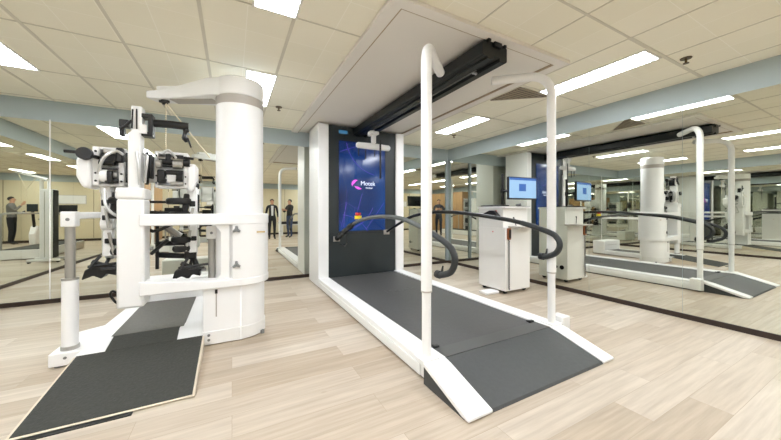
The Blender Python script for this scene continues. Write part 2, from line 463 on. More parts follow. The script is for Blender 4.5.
# ramp
Y0, Y1 = 1.225, 1.652
rp_ = obj('ramp', prism_x(NB(), [(Y0, .004), (Y0+.01, .016), (Y1-.07, ZD-.018), (Y1, ZD-.004), (Y1, 0), (Y0, 0)], T0+.150, T1-.170), M_RAMP, tm, label='charcoal ramp surface')
bm = NB()
for x0, x1 in ((T0-.028, T0+.155), (T1-.172, T1-.030)):
    prism_x(bm, [(Y0-.006, .006), (Y0-.006, .022), (Y1-.07, ZD-.009), (Y1, ZD+.004), (Y1, ZD-.02), (Y0+.05, .006)], x0, x1)
objs('ramp_rim', bm, M_WHITE, rp_, bevel=.004, label='white ramp edges')
bm = NB()
for x0, x1 in ((T0-.026, T0-.012), (T1-.045, T1-.034)):
    prism_x(bm, [(Y0+.03, .0), (Y1-.005, ZD-.02), (Y1-.005, 0)], x0, x1)
objs('ramp_side', bm, M_RAMP, rp_)
# arched poles
def pole(px, sgn, py, PZ):
    q = obj('pole', cyl(NB(), px, py, ZD-.002, .62, .032, 24), M_WHITE, tm)
    pts = [(px, py, .60), (px, py, PZ-.17)]
    for a in (12, 24, 36, 48, 60, 72, 84):
        s, c = .17*(1-math.cos(R(a))), .17*math.sin(R(a))
        pts.append((px+sgn*s*.72, py+s*.70, PZ-.17+c))
    pts += [(px+sgn*(.17*.72+.04), py+.17*.70+.038, PZ), (px+sgn*.385, py+.345, PZ-.004)]
    obj('arch', tube(NB(), pts, .038, 24), M_WHITE, q)
    bm = NB(); tube(bm, [(px, py, .592), (px, py, .602)], .039, 24); obj('collar', bm, M_GREYB, q)
    bm = NB(); box(bm, px-.065, px+.065, py-.065, py+.065, ZD-.001, ZD+.012); obj('foot_plate', bm, M_WHITE, q, bevel=.004)
    return q
pole(1.195, 1, 1.71, 2.345)
q = pole(2.565, -1, 1.70, 2.395)
obj('bracket', box(NB(), T1+.001, T1+.11, 1.64, 1.76, .03, .19), M_WHITE2, tm, bevel=.008)
# tower
TY = 4.5
bm = NB()
box(bm, T0, T0+.162, TY, 5.1, .002, 2.505); box(bm, T1-.132, T1+.02, TY, 5.1, .002, 2.505)
box(bm, T0+.16, T1-.13, 5.03, 5.1, .002, 2.505); box(bm, T0+.16, T1-.13, TY+.05, 5.04, 2.46, 2.505)
tw = obj('tower', bm, M_WHITE, tm, bevel=.006)
obj('front_panel', box(NB(), T0+.163, T1-.133, TY+.03, TY+.06, ZD-.02, 2.50), M_PANEL, tw, label='dark slate tower front')
bm = NB()
for z in (.80,): box(bm, T0+.165, T1-.135, TY+.0285, TY+.031, z-.003, z+.003)
obj('seam', bm, M_BLACK, tw)
obj('label_display', box(NB(), 1.49, 1.63, TY+.024, TY+.031, 2.385, 2.44), M_CYAN, tw, label='small blue display at tower top')
sc = obj('screen', box(NB(), 1.49, 2.30, TY+.012, TY+.030, .84, 2.27), [M_SCREEN], tm, smooth=False, label='tall screen showing a blue network picture')
RX = Matrix.Rotation(R(90), 4, 'X')
obj('screen_lettering', text_bm('Motek', .10, (1.85, TY+.010, 1.578), RX, .0015), M_LOGOW, sc)
obj('screen_small_lettering', text_bm('medical', .04, (1.94, TY+.010, 1.528), RX, .0015), M_LOGOW, sc)
def crescent(cx, cz, r, a0, a1, w, y):
    bm = NB(); n = 18; o_, i_ = [], []
    for k in range(n+1):
        a = R(a0+(a1-a0)*k/n); ww = w*math.sin(PI*(k+.6)/(n+1.2))
        o_.append(bm.verts.new((cx+r*math.cos(a), y, cz+r*math.sin(a)))); i_.append(bm.verts.new((cx+(r-ww)*math.cos(a), y, cz+(r-ww)*math.sin(a))))
    for k in range(n): bm.faces.new((o_[k], o_[k+1], i_[k+1], i_[k]))
    bmesh.ops.solidify(bm, geom=bm.faces[:], thickness=.002)
    return bm
obj('logo_swirl', crescent(1.765, 1.595, .07, 60, 215, .05, TY+.009), M_PINK, sc)
obj('logo_swirl', crescent(1.825, 1.60, .09, 205, 300, .04, TY+.009), M_PINK, sc)
bm = NB()
def arcline(cx, cz, r, a0, a1):
    tube(bm, [(cx+r*math.cos(R(a)), TY+.0105, cz+r*math.sin(R(a))) for a in range(a0, a1+1, 5)], .0035, 5)
arcline(1.52, 1.45, .60, -88, -20); arcline(1.50, .55, .55, 30, 88); arcline(2.2, 2.35, .6, 190, 260)
for a, b in (((1.52, .90), (1.62, 1.30)), ((1.60, 1.30), (1.56, .90)), ((1.88, 1.44), (1.78, 1.10)), ((1.95, .86), (2.28, 1.30)), ((1.51, 2.1), (1.9, 2.25))):
    tube(bm, [(a[0], TY+.0105, a[1]), (b[0], TY+.0105, b[1])], .003, 5)
objs('screen_line', bm, M_VIOLET, sc)
# overhead beam
bm = NB()
prism_y(bm, [(1.735, 2.40), (1.735, 2.49), (1.765, 2.515), (1.98, 2.515), (2.01, 2.49), (2.01, 2.385), (1.99, 2.37), (1.925, 2.37), (1.925, 2.395), (1.855, 2.395), (1.855, 2.37), (1.79, 2.37), (1.79, 2.385), (1.75, 2.385)], 1.72, TY+.04)
be = obj('beam', bm, M_BEAM, tm, bevel=.003)
bm = NB()
box(bm, 1.77, 1.80, 1.69, 1.72, 2.49, 2.512); box(bm, 1.85, 1.93, 1.70, 1.72, 2.47, 2.512); box(bm, 1.96, 1.985, 1.70, 1.72, 2.49, 2.51)
objs('end_cap', bm, M_BEAM, be, bevel=.003)
bm = NB(); tube(bm, [(1.89, 1.95, 2.388), (1.89, 4.2, 2.388)], .006, 8); obj('rail_rod', bm, M_STEEL, be)
bm = NB()
for xx in (1.875, 1.905): ball(bm, (xx, 1.97, 2.37), .013, n=8)
objs('roller', bm, M_ALU, be)
# hand rails
def rail(xx, grip, P):
    _ = [(xx, 4.53, .72), (xx, 4.30, .80), (xx, 4.00, .91), (xx, 3.66, 1.015), (xx, 3.25, 1.075), (xx, 2.85, 1.095), (xx, 2.45, 1.075), (xx, 2.05, .985), (xx, 1.80, .90),
         (xx, 1.705, .835), (xx, 1.69, .765), (xx, 1.75, .69), (xx, 1.86, .65), (xx, 1.90, .645)]
    sp_ = spline(P, 6)
    a = obj('handrail', tube(NB(), sp_[12:44], .0215, 16), M_RAILSHEEN if grip else M_BEAM, tm, label='grey curved handrail' if grip else 'dark curved handrail')
    obj('foam_sleeve', tube(NB(), sp_[43:], .0245, 16), M_RAIL, a, label='dark grey foam grip')
    obj('rail_arm', tube(NB(), sp_[:15], .021, 14), M_BLACK, a)
    xe, ye, ze = P[-1]; bm = NB(); tube(bm, [(xe, ye-.01, ze), (xe, ye+.03, ze)], .031, 16); obj('end_cap', bm, M_BLACK, a)
    bm = NB(); tube(bm, [(xe, ye-.03, ze+.015), (xe+.01, ye-.035, ze+.075)], .010, 8, rs=[.012, .006]); obj('release_lever', bm, M_BLACK, a)
    bm = NB(); z0_ = P[0][2]; cyl(bm, xx, 4.51, z0_-.02, z0_+.02, .03, 14); box(bm, xx-.05, xx+.05, 4.505, 4.53, z0_-.04, z0_+.04); obj('pivot', bm, M_GREYB, a)
    if grip:
        b = obj('grip_mount', tube(NB(), sp_[1:17], .034, 14, rs=[.030+.013*(i % 4 < 2) for i in range(16)]), M_BLACK, a, label='knobbly black control mount')
        bm = NB(); tube(bm, [(xx-.01, 3.95, .90), (xx-.03, 3.99, .80), (xx+.0, 4.03, .70), (xx+.02, 4.20, .64), (xx, 4.32, .655)], .007, 8); obj('cable', bm, M_BLACK, a)
        bm = NB(); cyl(bm, xx, 3.62, 1.05, 1.095, .045, 18); e = obj('emergency_stop', bm, M_YEL, a, label='yellow emergency stop base')
        bm = NB(); cyl(bm, xx, 3.62, 1.095, 1.11, .022, 14); cyl(bm, xx, 3.62, 1.108, 1.135, .038, 18, .034); obj('button', bm, M_RED, a, label='red push button')
    return a
XL = 1.45
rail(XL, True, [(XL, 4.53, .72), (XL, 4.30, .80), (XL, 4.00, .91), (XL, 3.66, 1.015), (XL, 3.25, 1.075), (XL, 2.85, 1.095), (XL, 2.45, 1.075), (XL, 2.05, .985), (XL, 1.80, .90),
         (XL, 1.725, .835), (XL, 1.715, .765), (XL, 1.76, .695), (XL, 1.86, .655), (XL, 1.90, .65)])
rail(2.33, False, [(2.33, 4.53, .80), (2.33, 4.30, .88), (2.34, 4.05, .975), (2.36, 3.75, 1.075), (2.39, 3.35, 1.135), (2.42, 2.95, 1.142), (2.45, 2.55, 1.115), (2.48, 2.02, 1.052), (2.50, 1.69, .968),
         (2.505, 1.605, .915), (2.505, 1.585, .85), (2.505, 1.62, .785), (2.50, 1.70, .745), (2.50, 1.74, .74)])

# harness spreader bar hanging from the beam
hg = thing('harness_hanger', 'white harness spreader bar hanging under the beam before the blue screen', 'harness hanger', (1.87, 4.05, 2.2))
bm = NB()
pts = [(1.87+x_, 4.05, 2.12) for x_ in (-.275, -.25, 0, .25, .275)]
b_ = NB(); tube(b_, pts, .05, 16, rs=[.028, .045, .05, .045, .028])
bmesh.ops.transform(b_, matrix=Matrix.Translation((1.87, 4.05, 2.13)) @ Matrix.Diagonal((1, .75, 1.0, 1)) @ Matrix.Translation((-1.87, -4.05, -2.13)), verts=b_.verts)
merge(bm, b_)
obj('spreader_bar', bm, M_WHITE, hg)
bm = NB(); box(bm, 1.84, 1.90, 4.02, 4.08, 2.17, 2.30); box(bm, 1.80, 1.94, 4.0, 4.1, 2.30, 2.345); tube(bm, [(1.87, 4.05, 2.34), (1.87, 4.05, 2.366)], .02, 12); box(bm, 1.785, 1.83, 4.02, 4.08, 2.27, 2.33)
obj('trolley', bm, M_WHITE2, hg, bevel=.005)
for dx, ln in ((-.24, .13), (-.13, .17), (.02, .12), (.20, .13)):
    obj('strap', box(NB(), 1.87+dx-.006, 1.87+dx+.006, 4.045, 4.055, 2.09-ln, 2.09), M_BLACK, hg)
obj('strap', box(NB(), 1.945, 1.972, 3.995, 4.004, 1.64, 2.22), M_BLACK, hg, label='long black strap')

# ================================================================== ROBOTIC GAIT TRAINER
gt = thing('robotic_gait_trainer', 'white robotic gait trainer with thick column, boom, leg robotics and small belt', 'gait trainer', (-.45, 3.5, 0))
CX, CY, CR = .07, 3.20, .203
ZP = .11
bm = NB()
prism(bm, [(-1.0, 2.95), (-.835, 2.95), (-.87, 3.27), (-.885, 4.32), (-1.0, 4.32), (-1.03, 3.64), (-1.175, 3.54), (-1.175, 3.06), (-1.0, 3.06)], .015, ZP)
prism(bm, [(-.395, 2.95), (-.225, 2.95), (-.215, 3.42), (-.215, 4.32), (-.385, 4.32), (-.385, 3.36), (-.415, 3.30), (-.415, 3.24)], .015, ZP)
bs = obj('base_frame', bm, M_WHITE, gt, bevel=.006)
bm = NB()
for x_, y_ in ((-1.13, 3.1), (-1.13, 3.5), (-.93, 4.25), (-.28, 4.25), (-.28, 3.05)): cyl(bm, x_, y_, 0, .016, .025, 14)
objs('foot', bm, M_GREY, bs)
bm = NB(); cyl(bm, -1.085, 3.055, .07, .071, .01, 10)
obj('screw', tube(NB(), [(-1.085, 3.062, .072), (-1.085, 3.055, .072)], .010, 10), M_GREY, bs)
obj('running_belt', box(NB(), -.884, -.386, 3.272, 4.32, .06, ZP+.003), M_RUBG, gt, label='grey running belt')
obj('threshold_mat', prism(NB(), [(-.833, 2.95), (-.397, 2.95), (-.416, 3.24), (-.416, 3.27), (-.868, 3.27)], .02, ZP+.001), M_RUB, gt, label='black rubber threshold')
bm = NB(); box(bm, -1.0, -.215, 4.322, 4.62, .015, .36); obj('rear_housing', bm, M_WHITE, gt, bevel=.02)
bm = NB(); box(bm, -.84, -.35, 4.318, 4.322, .245, .252); obj('seam', bm, M_GREYB, gt)
# column
def circ(r, n=40): return arc(CX, CY, r, 0, 360, n)[:-1]
cl = obj('column', prism(NB(), circ(CR), .02, 2.13), M_WHITE, gt)
obj('column_band', prism(NB(), circ(CR+.001), 2.128, 2.207), M_GREYB, cl, label='warm grey ring')
obj('column_cap', prism(NB(), circ(CR+.004), 2.205, 2.37), M_WHITE2, cl, bevel=.012)
obj('added_cap_plate', prism(NB(), circ(CR-.012), 2.369, 2.373), M_GREY, cl, label='added grey top plate against glow')  # plate added on the unseen cap top to cut bounced glow on the ceiling
bm = NB(); prism(bm, [(-.222, 2.986), (CX, 2.986)] + arc(CX, CY, .214, -90, 90) + [(-.222, 3.414)], .03, .52)
lh = obj('column_housing', bm, M_WHITE, gt, bevel=.008)
bm = NB(); prism(bm, [(-.222, 2.979), (CX, 2.979)] + arc(CX, CY, .221, -90, 90) + [(-.222, 3.421)], .006, .12); obj('skirt', bm, M_WHITE2, lh, bevel=.006)
obj('slot', box(NB(), -.125, -.115, 2.982, 2.986, .24, .47), M_GREYB, lh); obj('slot_knob', box(NB(), -.13, -.11, 2.978, 2.986, .44, .475), M_BLACK, lh)
bm = NB()
for x_, z_ in ((-.175, .09), (-.175, .05)): tube(bm, [(x_, 2.980, z_), (x_, 2.972, z_)], .011, 12)
objs('screw', bm, M_GREY, lh)
obj('castor', cyl(NB(), .255, 3.06, 0, .03, .018, 12), M_GREY, lh)
# flat door panel on the column with star knobs
def star(x_, z_, y_):
    bm = NB()
    for k in range(3):
        a = R(90+120*k); tube(bm, [(x_, y_, z_), (x_+.034*math.cos(a), y_-.004, z_+.034*math.sin(a))], .013, 8, rs=[.016, .009])
    tube(bm, [(x_, y_+.02, z_), (x_, y_-.014, z_)], .014, 10); return bm
for z_ in (.99, .68): obj('star_knob', star(.035, z_, 2.948), M_GREY, cl)
# parallelogram arms clamped round the column
def arm(z0, z1, dz, tk):
    bm = NB()
    prism(bm, [(-.64, 2.955), (-.16, 2.955), (CX, 2.952)] + arc(CX, CY, .25, -88, 60) + [(CX, 3.3), (-.12, 3.10), (-.64, 3.09)], z0, z1)
    for v in bm.verts:
        if v.co.x < -.3 and v.co.z > (z0+z1)/2: v.co.z += tk
    return obj('swing_arm', bm, M_WHITE, gt, bevel=.008)
ua = arm(1.035, 1.13, .0, 0); arm(.487, .555, .0, .045)
bm = NB(); prism(bm, [(-.0, 2.965)] + arc(CX, CY, .246, -105, 75) + arc(CX, CY, .2, 75, -105), .50, 1.125); obj('carriage', bm, M_WHITE, gt, bevel=.008)
bm = NB(); prism_y(bm, [(-.13, .556), (-.02, .556), (-.02, 1.034), (-.13, 1.034), (-.085, .97), (-.085, .60)], 2.985, 3.0); obj('gusset', bm, M_WHITE2, ua)
obj('print', box(NB(), .20, .27, 2.985, 2.99, .955, .97), M_GOLD, ua)
# pillar and mast
pl = obj('pillar', box(NB(), -.778, -.608, 2.97, 3.17, .40, 1.25), M_WHITE, gt, bevel=.02)
obj('pillar_cap', box(NB(), -.785, -.601, 2.962, 3.178, 1.245, 1.335), M_WHITE2, pl, bevel=.018)
bm = NB(); prism_y(bm, [(-.717, 1.33), (-.638, 1.33), (-.638, 1.80), (-.68, 1.80), (-.717, 1.76)], 3.0, 3.13); ms_ = obj('mast', bm, M_WHITE, gt, bevel=.01)
bm = NB(); box(bm, -.70, -.632, 3.02, 3.12, 1.76, 1.985); obj('mast_rail', bm, M_WHITE2, ms_, bevel=.006)
bm = NB(); box(bm, -.668, -.660, 3.012, 3.02, 1.72, 1.96); tube(bm, [(-.76, 3.0, 1.78), (-.69, 3.0, 1.86)], .011, 8); tube(bm, [(-.685, 3.0, 1.95), (-.69, 3.0, 1.80)], .006, 6); obj('slide_lock', bm, M_BLACK, ms_)
bm = NB(); box(bm, -.775, -.715, 3.02, 3.09, 1.81, 1.87); box(bm, -.775, -.745, 3.02, 3.09, 1.74, 1.81); obj('lock_block', bm, M_BLACK, ms_, bevel=.008)
bm = NB(); box(bm, -.64, -.565, 3.02, 3.12, 1.755, 1.79); box(bm, -.64, -.565, 3.02, 3.12, 1.90, 1.935); box(bm, -.595, -.565, 3.02, 3.12, 1.78, 1.91); obj('bracket', bm, M_BLACK, ms_, bevel=.006)
bm = NB(); box(bm, -.648, -.60, 3.0, 3.02, 1.77, 1.84); obj('bracket_plate', bm, M_WHITE2, ms_)
hb = obj('support_bar', tube(NB(), [(-.58, 3.07, 1.875), (-.45, 3.07, 1.88), (-.33, 3.08, 1.88)], .032, 14), M_BLACK, gt, label='padded black bar')
bm = NB(); tube(bm, spline([(-.345, 3.08, 1.86), (-.36, 3.08, 1.80), (-.345, 3.08, 1.745)], 4), .022, 8, rs=[.02, .026, .016, .014, .016, .022, .022, .016, .01]); tube(bm, [(-.335, 3.07, 1.78), (-.31, 3.07, 1.70)], .007, 6); obj('hook', bm, M_BLACK, hb)
# drive cage of the leg robots
ex = obj('drive_cage', None or NB(), M_WHITE2, gt) if False else None
bm = NB()
YE0, YE1 = 3.12, 3.30
for x0, x1 in ((-.955, -.915), (-.80, -.765), (-.57, -.54), (-.30, -.262)): box(bm, x0, x1, YE0, YE1, 1.355, 1.655)
for z0, z1 in ((1.64, 1.66), (1.352, 1.372), (1.50, 1.515)):
    box(bm, -.955, -.765, YE0+.02, YE1, z0, z1); box(bm, -.57, -.262, YE0+.02, YE1, z0, z1)
box(bm, -.77, -.56, YE0+.1, YE1, 1.40, 1.62); box(bm, -.95, -.77, YE1-.012, YE1, 1.36, 1.65); box(bm, -.57, -.265, YE1-.012, YE1, 1.36, 1.65)
ex = obj('drive_cage', bm, M_WHITE2, gt, bevel=.004)
def blob(x0, x1, z0, z1, y0=3.10, y1=3.34):
    bm = NB(); w = (x1-x0); prism_y(bm, [(x0, z1), (x0, z0+.09), (x0+.02, z0+.04), (x0+w*.45, z0), (x1, z0), (x1, z1)], y0, y1); return bm
obj('drive_cover', blob(-1.045, -.957, 1.33, 1.565), M_WHITE, ex, bevel=.022)
bm = blob(-1.045, -.957, 1.33, 1.565)
for v in bm.verts: v.co.x = -1.22-v.co.x
bmesh.ops.reverse_faces(bm, faces=bm.faces)
obj('drive_cover', bm, M_WHITE, ex, bevel=.022)
def motor(x0, x1, y_, z_, r, m=M_BLACK): return tube(NB(), [(x0, y_, z_), (x1, y_, z_)], r, 16), m
for x0, x1, y_, z_, r, m in ((-.90, -.80, 3.14, 1.585, .035, M_BLACK), (-.90, -.81, 3.14, 1.445, .03, M_ALU), (-.53, -.40, 3.13, 1.575, .028, M_BLACK), (-.52, -.34, 3.13, 1.43, .022, M_ALU), (-.40, -.31, 3.13, 1.555, .04, M_STEEL), (-.90, -.86, 3.11, 1.43, .05, M_WHITE2)):
    obj('motor', tube(NB(), [(x0, y_, z_), (x1, y_, z_)], r, 16), m, ex)
bm = NB()
box(bm, -.81, -.765, 3.08, 3.16, 1.54, 1.655); box(bm, -.60, -.575, 3.06, 3.14, 1.42, 1.62); box(bm, -.545, -.47, 3.09, 3.16, 1.39, 1.50); box(bm, -.875, -.83, 3.08, 3.14, 1.37, 1.47); box(bm, -.47, -.42, 3.1, 3.15, 1.58, 1.64)
objs('gearbox', bm, M_BLACK, ex, bevel=.01)
bm = NB(); box(bm, -.45, -.37, 3.085, 3.095, 1.395, 1.46); obj('display_label', bm, M_ALU, ex)
for pts in (((-.91, 3.08, 1.44), (-.87, 3.05, 1.56), (-.80, 3.05, 1.62), (-.76, 3.08, 1.60)), ((-.63, 3.06, 1.62), (-.60, 3.02, 1.58), (-.61, 3.02, 1.46), (-.62, 3.04, 1.38)), ((-.66, 2.99, 1.62), (-.645, 2.98, 1.5), (-.64, 2.99, 1.36)), ((-.50, 3.08, 1.63), (-.43, 3.06, 1.66), (-.36, 3.08, 1.60)), ((-.88, 3.1, 1.33), (-.86, 3.06, 1.20), (-.80, 3.06, 1.12), (-.72, 3.2, 1.1))):
    obj('hose', tube(NB(), spline(pts, 5), .011, 8), M_ALU, ex)
bm = NB(); tube(bm, [(-1.09, 3.06, 1.595), (-1.0, 3.06, 1.595)], .012, 10); obj('crank_handle', bm, M_BLACK, ex)
bm = NB(); tube(bm, [(-.975, 3.03, 1.585), (-.975, 3.065, 1.585)], .046, 18); tube(bm, [(-.96, 3.06, 1.58), (-.92, 3.12, 1.57)], .014, 10); obj('crank_wheel', bm, M_BLACK, ex)
bm = NB(); tube(bm, [(-.30, 3.11, 1.57), (-.235, 3.11, 1.57)], .03, 14, rs=[.03, .036]); tube(bm, [(-.30, 3.11, 1.615), (-.20, 3.11, 1.61)], .012, 8); obj('adjusting_knob', bm, M_BLACK, ex)
for x0, x1, y_, z_, r, m in ((-.88, -.79, 3.10, 1.62, .018, M_STEEL), (-.91, -.82, 3.10, 1.53, .02, M_BLACK), (-.90, -.80, 3.12, 1.395, .018, M_BLACK), (-.545, -.30, 3.12, 1.60, .012, M_STEEL), (-.545, -.30, 3.12, 1.535, .010, M_BLACK),
                             (-.46, -.30, 3.10, 1.48, .022, M_BLACK), (-.42, -.30, 3.10, 1.39, .020, M_STEEL), (-.36, -.30, 3.09, 1.44, .034, M_BLACK), (-.55, -.50, 3.09, 1.545, .034, M_STEEL)):
    obj('shaft', tube(NB(), [(x0, y_, z_), (x1, y_, z_)], r, 12), m, ex)
for x_ in (-.935, -.782, -.555, -.281):
    for z_ in (1.39, 1.45, 1.57, 1.62): obj('bolt', tube(NB(), [(x_, 3.121, z_), (x_, 3.112, z_)], .008, 8), M_BLACK, ex)
for x0, x1, z0, z1 in ((-.90, -.815, 1.545, 1.575), (-.50, -.33, 1.405, 1.425), (-.75, -.735, 1.38, 1.62), (-.625, -.605, 1.37, 1.64), (-.40, -.30, 1.60, 1.63), (-.90, -.80, 1.475, 1.49)):
    obj('linkage', box(NB(), x0, x1, 3.09, 3.11, z0, z1), M_BLACK, ex)
for o_ in [ex]+list(ex.children):       # the right half of the cage is narrower
    lx = ORG[gt.name].x
    for v in o_.data.vertices:
        if v.co.x+lx > -.57: v.co.x = -.57-lx+(v.co.x+lx+.57)*.74
# leg robots
def leg(x_, yk, foot_z, m):
    a = obj('leg_orthosis', None or NB(), m, gt) if False else None
    bm = NB()
    obox(bm, (x_, 3.24, 1.20), .065, .07, .34); obox(bm, (x_, 3.24+yk, .93), .06, .06, .30, 0, R(-8)); tube(bm, [(x_-.04, 3.26, 1.05), (x_+.04, 3.26, 1.05)], .055, 18)
    tube(bm, [(x_-.045, 3.27, 1.33), (x_+.045, 3.27, 1.33)], .05, 18); tube(bm, [(x_-.03, 3.28+yk, .79), (x_+.03, 3.28+yk, .79)], .035, 14)
    a = obj('leg_orthosis', bm, m, gt, bevel=.008)
    s = 1 if x_ < -.63 else -1
    for z_, w in ((1.24, .17), (1.12, .15), (.90, .13), (.82, .12)):
        bm = NB(); n = 12; pts = [(x_+s*(.02+w*(1-math.cos(PI*k/n))/2), 3.24+yk*(z_ < 1)-w*.55*math.sin(PI*k/n), z_) for k in range(n+1)]
        b2 = NB(); tube(b2, pts, .016, 8); 
        for v in b2.verts: v.co.z = z_+(v.co.z-z_)*1.8
        merge(bm, b2); obj('cuff', bm, M_BLACK, a)
    bm = NB(); tube(bm, [(x_, 3.20, 1.18), (x_+s*.03, 3.16, 1.02)], .012, 8); tube(bm, [(x_+s*.02, 3.2, .98), (x_+s*.05, 3.18+yk, .80)], .012, 8); obj('linear_drive', bm, M_STEEL, a)
    bm = NB(); b2 = NB(); box(b2, x_-.03, x_+.09, 3.16+yk, 3.42+yk, foot_z, foot_z+.02)
    bmesh.ops.rotate(b2, cent=(x_, 3.3, foot_z), matrix=Matrix.Rotation(R(-14), 3, 'X'), verts=b2.verts); merge(bm, b2)
    tube(bm, [(x_, 3.28+yk, .78), (x_-.03, 3.22+yk, foot_z+.02)], .013, 8); tube(bm, [(x_-.08, 3.16+yk, foot_z+.1), (x_+.06, 3.2+yk, foot_z+.02)], .016, 8)
    tube(bm, [(x_-.09, 3.14+yk, foot_z+.05), (x_-.03, 3.17+yk, foot_z+.14)], .012, 8); tube(bm, [(x_-.1, 3.15+yk, foot_z+.06), (x_+.12, 3.18+yk, foot_z+.075)], .011, 8)
    obj('foot_lifter', bm, M_BLACK, a)
    bm = NB(); prism_y(bm, [(x_-.15, foot_z-.05), (x_-.13, foot_z+.03), (x_-.05, foot_z+.07), (x_+.05, foot_z+.05), (x_+.06, foot_z-.03), (x_, foot_z-.01), (x_-.03, foot_z-.05), (x_-.08, foot_z-.02)], 3.18+yk, 3.30+yk); obj('foot_strap', bm, M_BLACK, a, bevel=.01)
    bm = NB(); obox(bm, (x_-.005, 3.21, 1.22), .045, .03, .05); obox(bm, (x_+.0, 3.20, 1.10), .04, .03, .04); obox(bm, (x_+.01, 3.19+yk, .91), .04, .03, .04); objs('joint_cover', bm, M_BLACK, a, bevel=.006)
    bm = NB(); obox(bm, (x_+s*.055, 3.20, 1.21), .045, .04, .20, 0, R(6), 'Y'); obj('thigh_pad', bm, M_BLACK, a, bevel=.012)
leg(-.90, .03, .655, M_WHITE2); leg(-.31, -.02, .60, M_WHITE2)
bm = NB()
obox(bm, (-.60, 3.33, 1.235), .46, .03, .022); obox(bm, (-.46, 3.36, 1.14), .16, .05, .09); tube(bm, [(-.86, 3.32, 1.15), (-.34, 3.32, 1.13)], .016, 8)
pp = obj('pelvis_pad', bm, M_BLACK, gt, bevel=.02)
bm = NB()
tube(bm, spline([(-.72, 3.3, 1.1), (-.60, 3.22, .98), (-.44, 3.28, 1.06)], 5), .014, 8); tube(bm, [(-.60, 3.35, .86), (-.35, 3.3, .86)], .022, 8); tube(bm, [(-.60, 3.35, .76), (-.36, 3.3, .74)], .025, 8)
tube(bm, [(-.62, 3.25, .78), (-.50, 3.25, .90)], .015, 8); tube(bm, [(-.585, 3.3, 1.08), (-.585, 3.3, .64)], .014, 8); tube(bm, [(-.36, 3.28, .85), (-.27, 3.22, .62)], .022, 8)
obj('strap', bm, M_BLACK, pp)
bm = NB(); obox(bm, (-.33, 3.22, .80), .09, .06, .16); obox(bm, (-.29, 3.25, 1.28), .05, .05, .26); objs('buckle', bm, M_BLACK, pp, bevel=.012)
bm = NB(); tube(bm, [(-.58, 3.34, 1.05), (-.42, 3.34, .92)], .03, 10); tube(bm, [(-.86, 3.36, .8), (-.62, 3.36, .82)], .018, 8); objs('spring', bm, M_STEEL, pp)
# boom with pulley and rope
u = Vector((-.8825, .47, 0)); sd = Vector((.47, .8825, 0)); C0 = Vector((CX, CY, 0))
bm = NB()
sec = []
for t, w, z0, z1 in ((.0, .17, 2.203, 2.365), (.22, .15, 2.203, 2.362), (.50, .085, 2.203, 2.325), (.72, .07, 2.203, 2.285), (.84, .06, 2.215, 2.28)):
    c = C0+u*t-sd*.02
    sec.append([bm.verts.new((c+sd*s*w)+Vector((0, 0, z))) for s, z in ((-1, z0), (1, z0), (1, z1), (-1, z1))])
for a, b in zip(sec, sec[1:]):
    for k in range(4): bm.faces.new((a[k], a[(k+1) % 4], b[(k+1) % 4], b[k]))
bm.faces.new(sec[0][::-1]); bm.faces.new(sec[-1])
bo = obj('boom', bm, M_WHITE2, gt, bevel=.008)
ang = math.atan2(u.y, u.x)
c = C0+u*.64; bm = NB(); obox(bm, (c.x, c.y, 2.31), .24, .12, .05, ang); obj('pulley_cover', bm, M_WHITE, bo, bevel=.006)
c = C0+u*.42-sd*.02; bm = NB(); obox(bm, (c.x, c.y, 2.200), .40, .12, .006, ang); obj('underside_plate', bm, M_GREYB, bo)
c = C0+u*.70-sd*.03; bm = NB(); tube(bm, [(c.x, c.y, 2.205), (c.x, c.y, 2.165)], .03, 14, rs=[.035, .02]); obox(bm, (c.x, c.y-.03, 2.185), .08, .03, .02, ang); obj('pulley', bm, M_BLACK, bo)
bm = NB(); tube(bm, [(c.x, c.y, 2.19), (-.17, 3.02, 1.62)], .0055, 6); obj('rope', bm, M_ROPE, bo)
bm = NB()
for k in range(24): ball(bm, (c.x+.01, c.y-.02, 2.16-k*.019), .008, n=6)
obj('bead_chain', bm, M_ROPE, bo)
# support posts with parallel bars
def post(x_, y_, top, zs):
    p = obj('post', cyl(NB(), x_, y_, ZP, zs, .047, 28), M_WHITE, gt)
    obj('post_ring', cyl(NB(), x_, y_, ZP-.001, ZP+.028, .052, 28), M_STEEL, p); obj('post_ring', cyl(NB(), x_, y_, zs-.004, zs+.012, .049, 28), M_STEEL, p)
    obj('inner_tube', cyl(NB(), x_, y_, zs, top+.01, .029, 24), M_STEEL, p, label='silver inner tube')
    bm = NB(); box(bm, x_-.042, x_+.042, y_-.042, y_+.042, top, top+.115); h_ = obj('post_head', bm, M_WHITE2, p, bevel=.008)
    obj('bar', box(NB(), x_-.02, x_+.03, y_+.035, 4.35, top+.055, top+.11), M_WHITE2, p, bevel=.012)
    tube_ = tube(NB(), [(x_, y_-.040, top+.055), (x_, y_-.045, top+.055)], .012, 10); obj('screw', tube_, M_GREY, p)
post(-1.085, 3.14, 1.035, .635); post(-.165, 3.20, .90, .40)
bm = NB(); tube(bm, spline([(-.81, 3.12, .50), (-.835, 3.11, .52), (-.85, 3.12, .49), (-.835, 3.13, .45), (-.82, 3.14, .42), (-.80, 3.15, .405)], 5), .009, 8); obj('cable', bm, M_BLACK, pl)

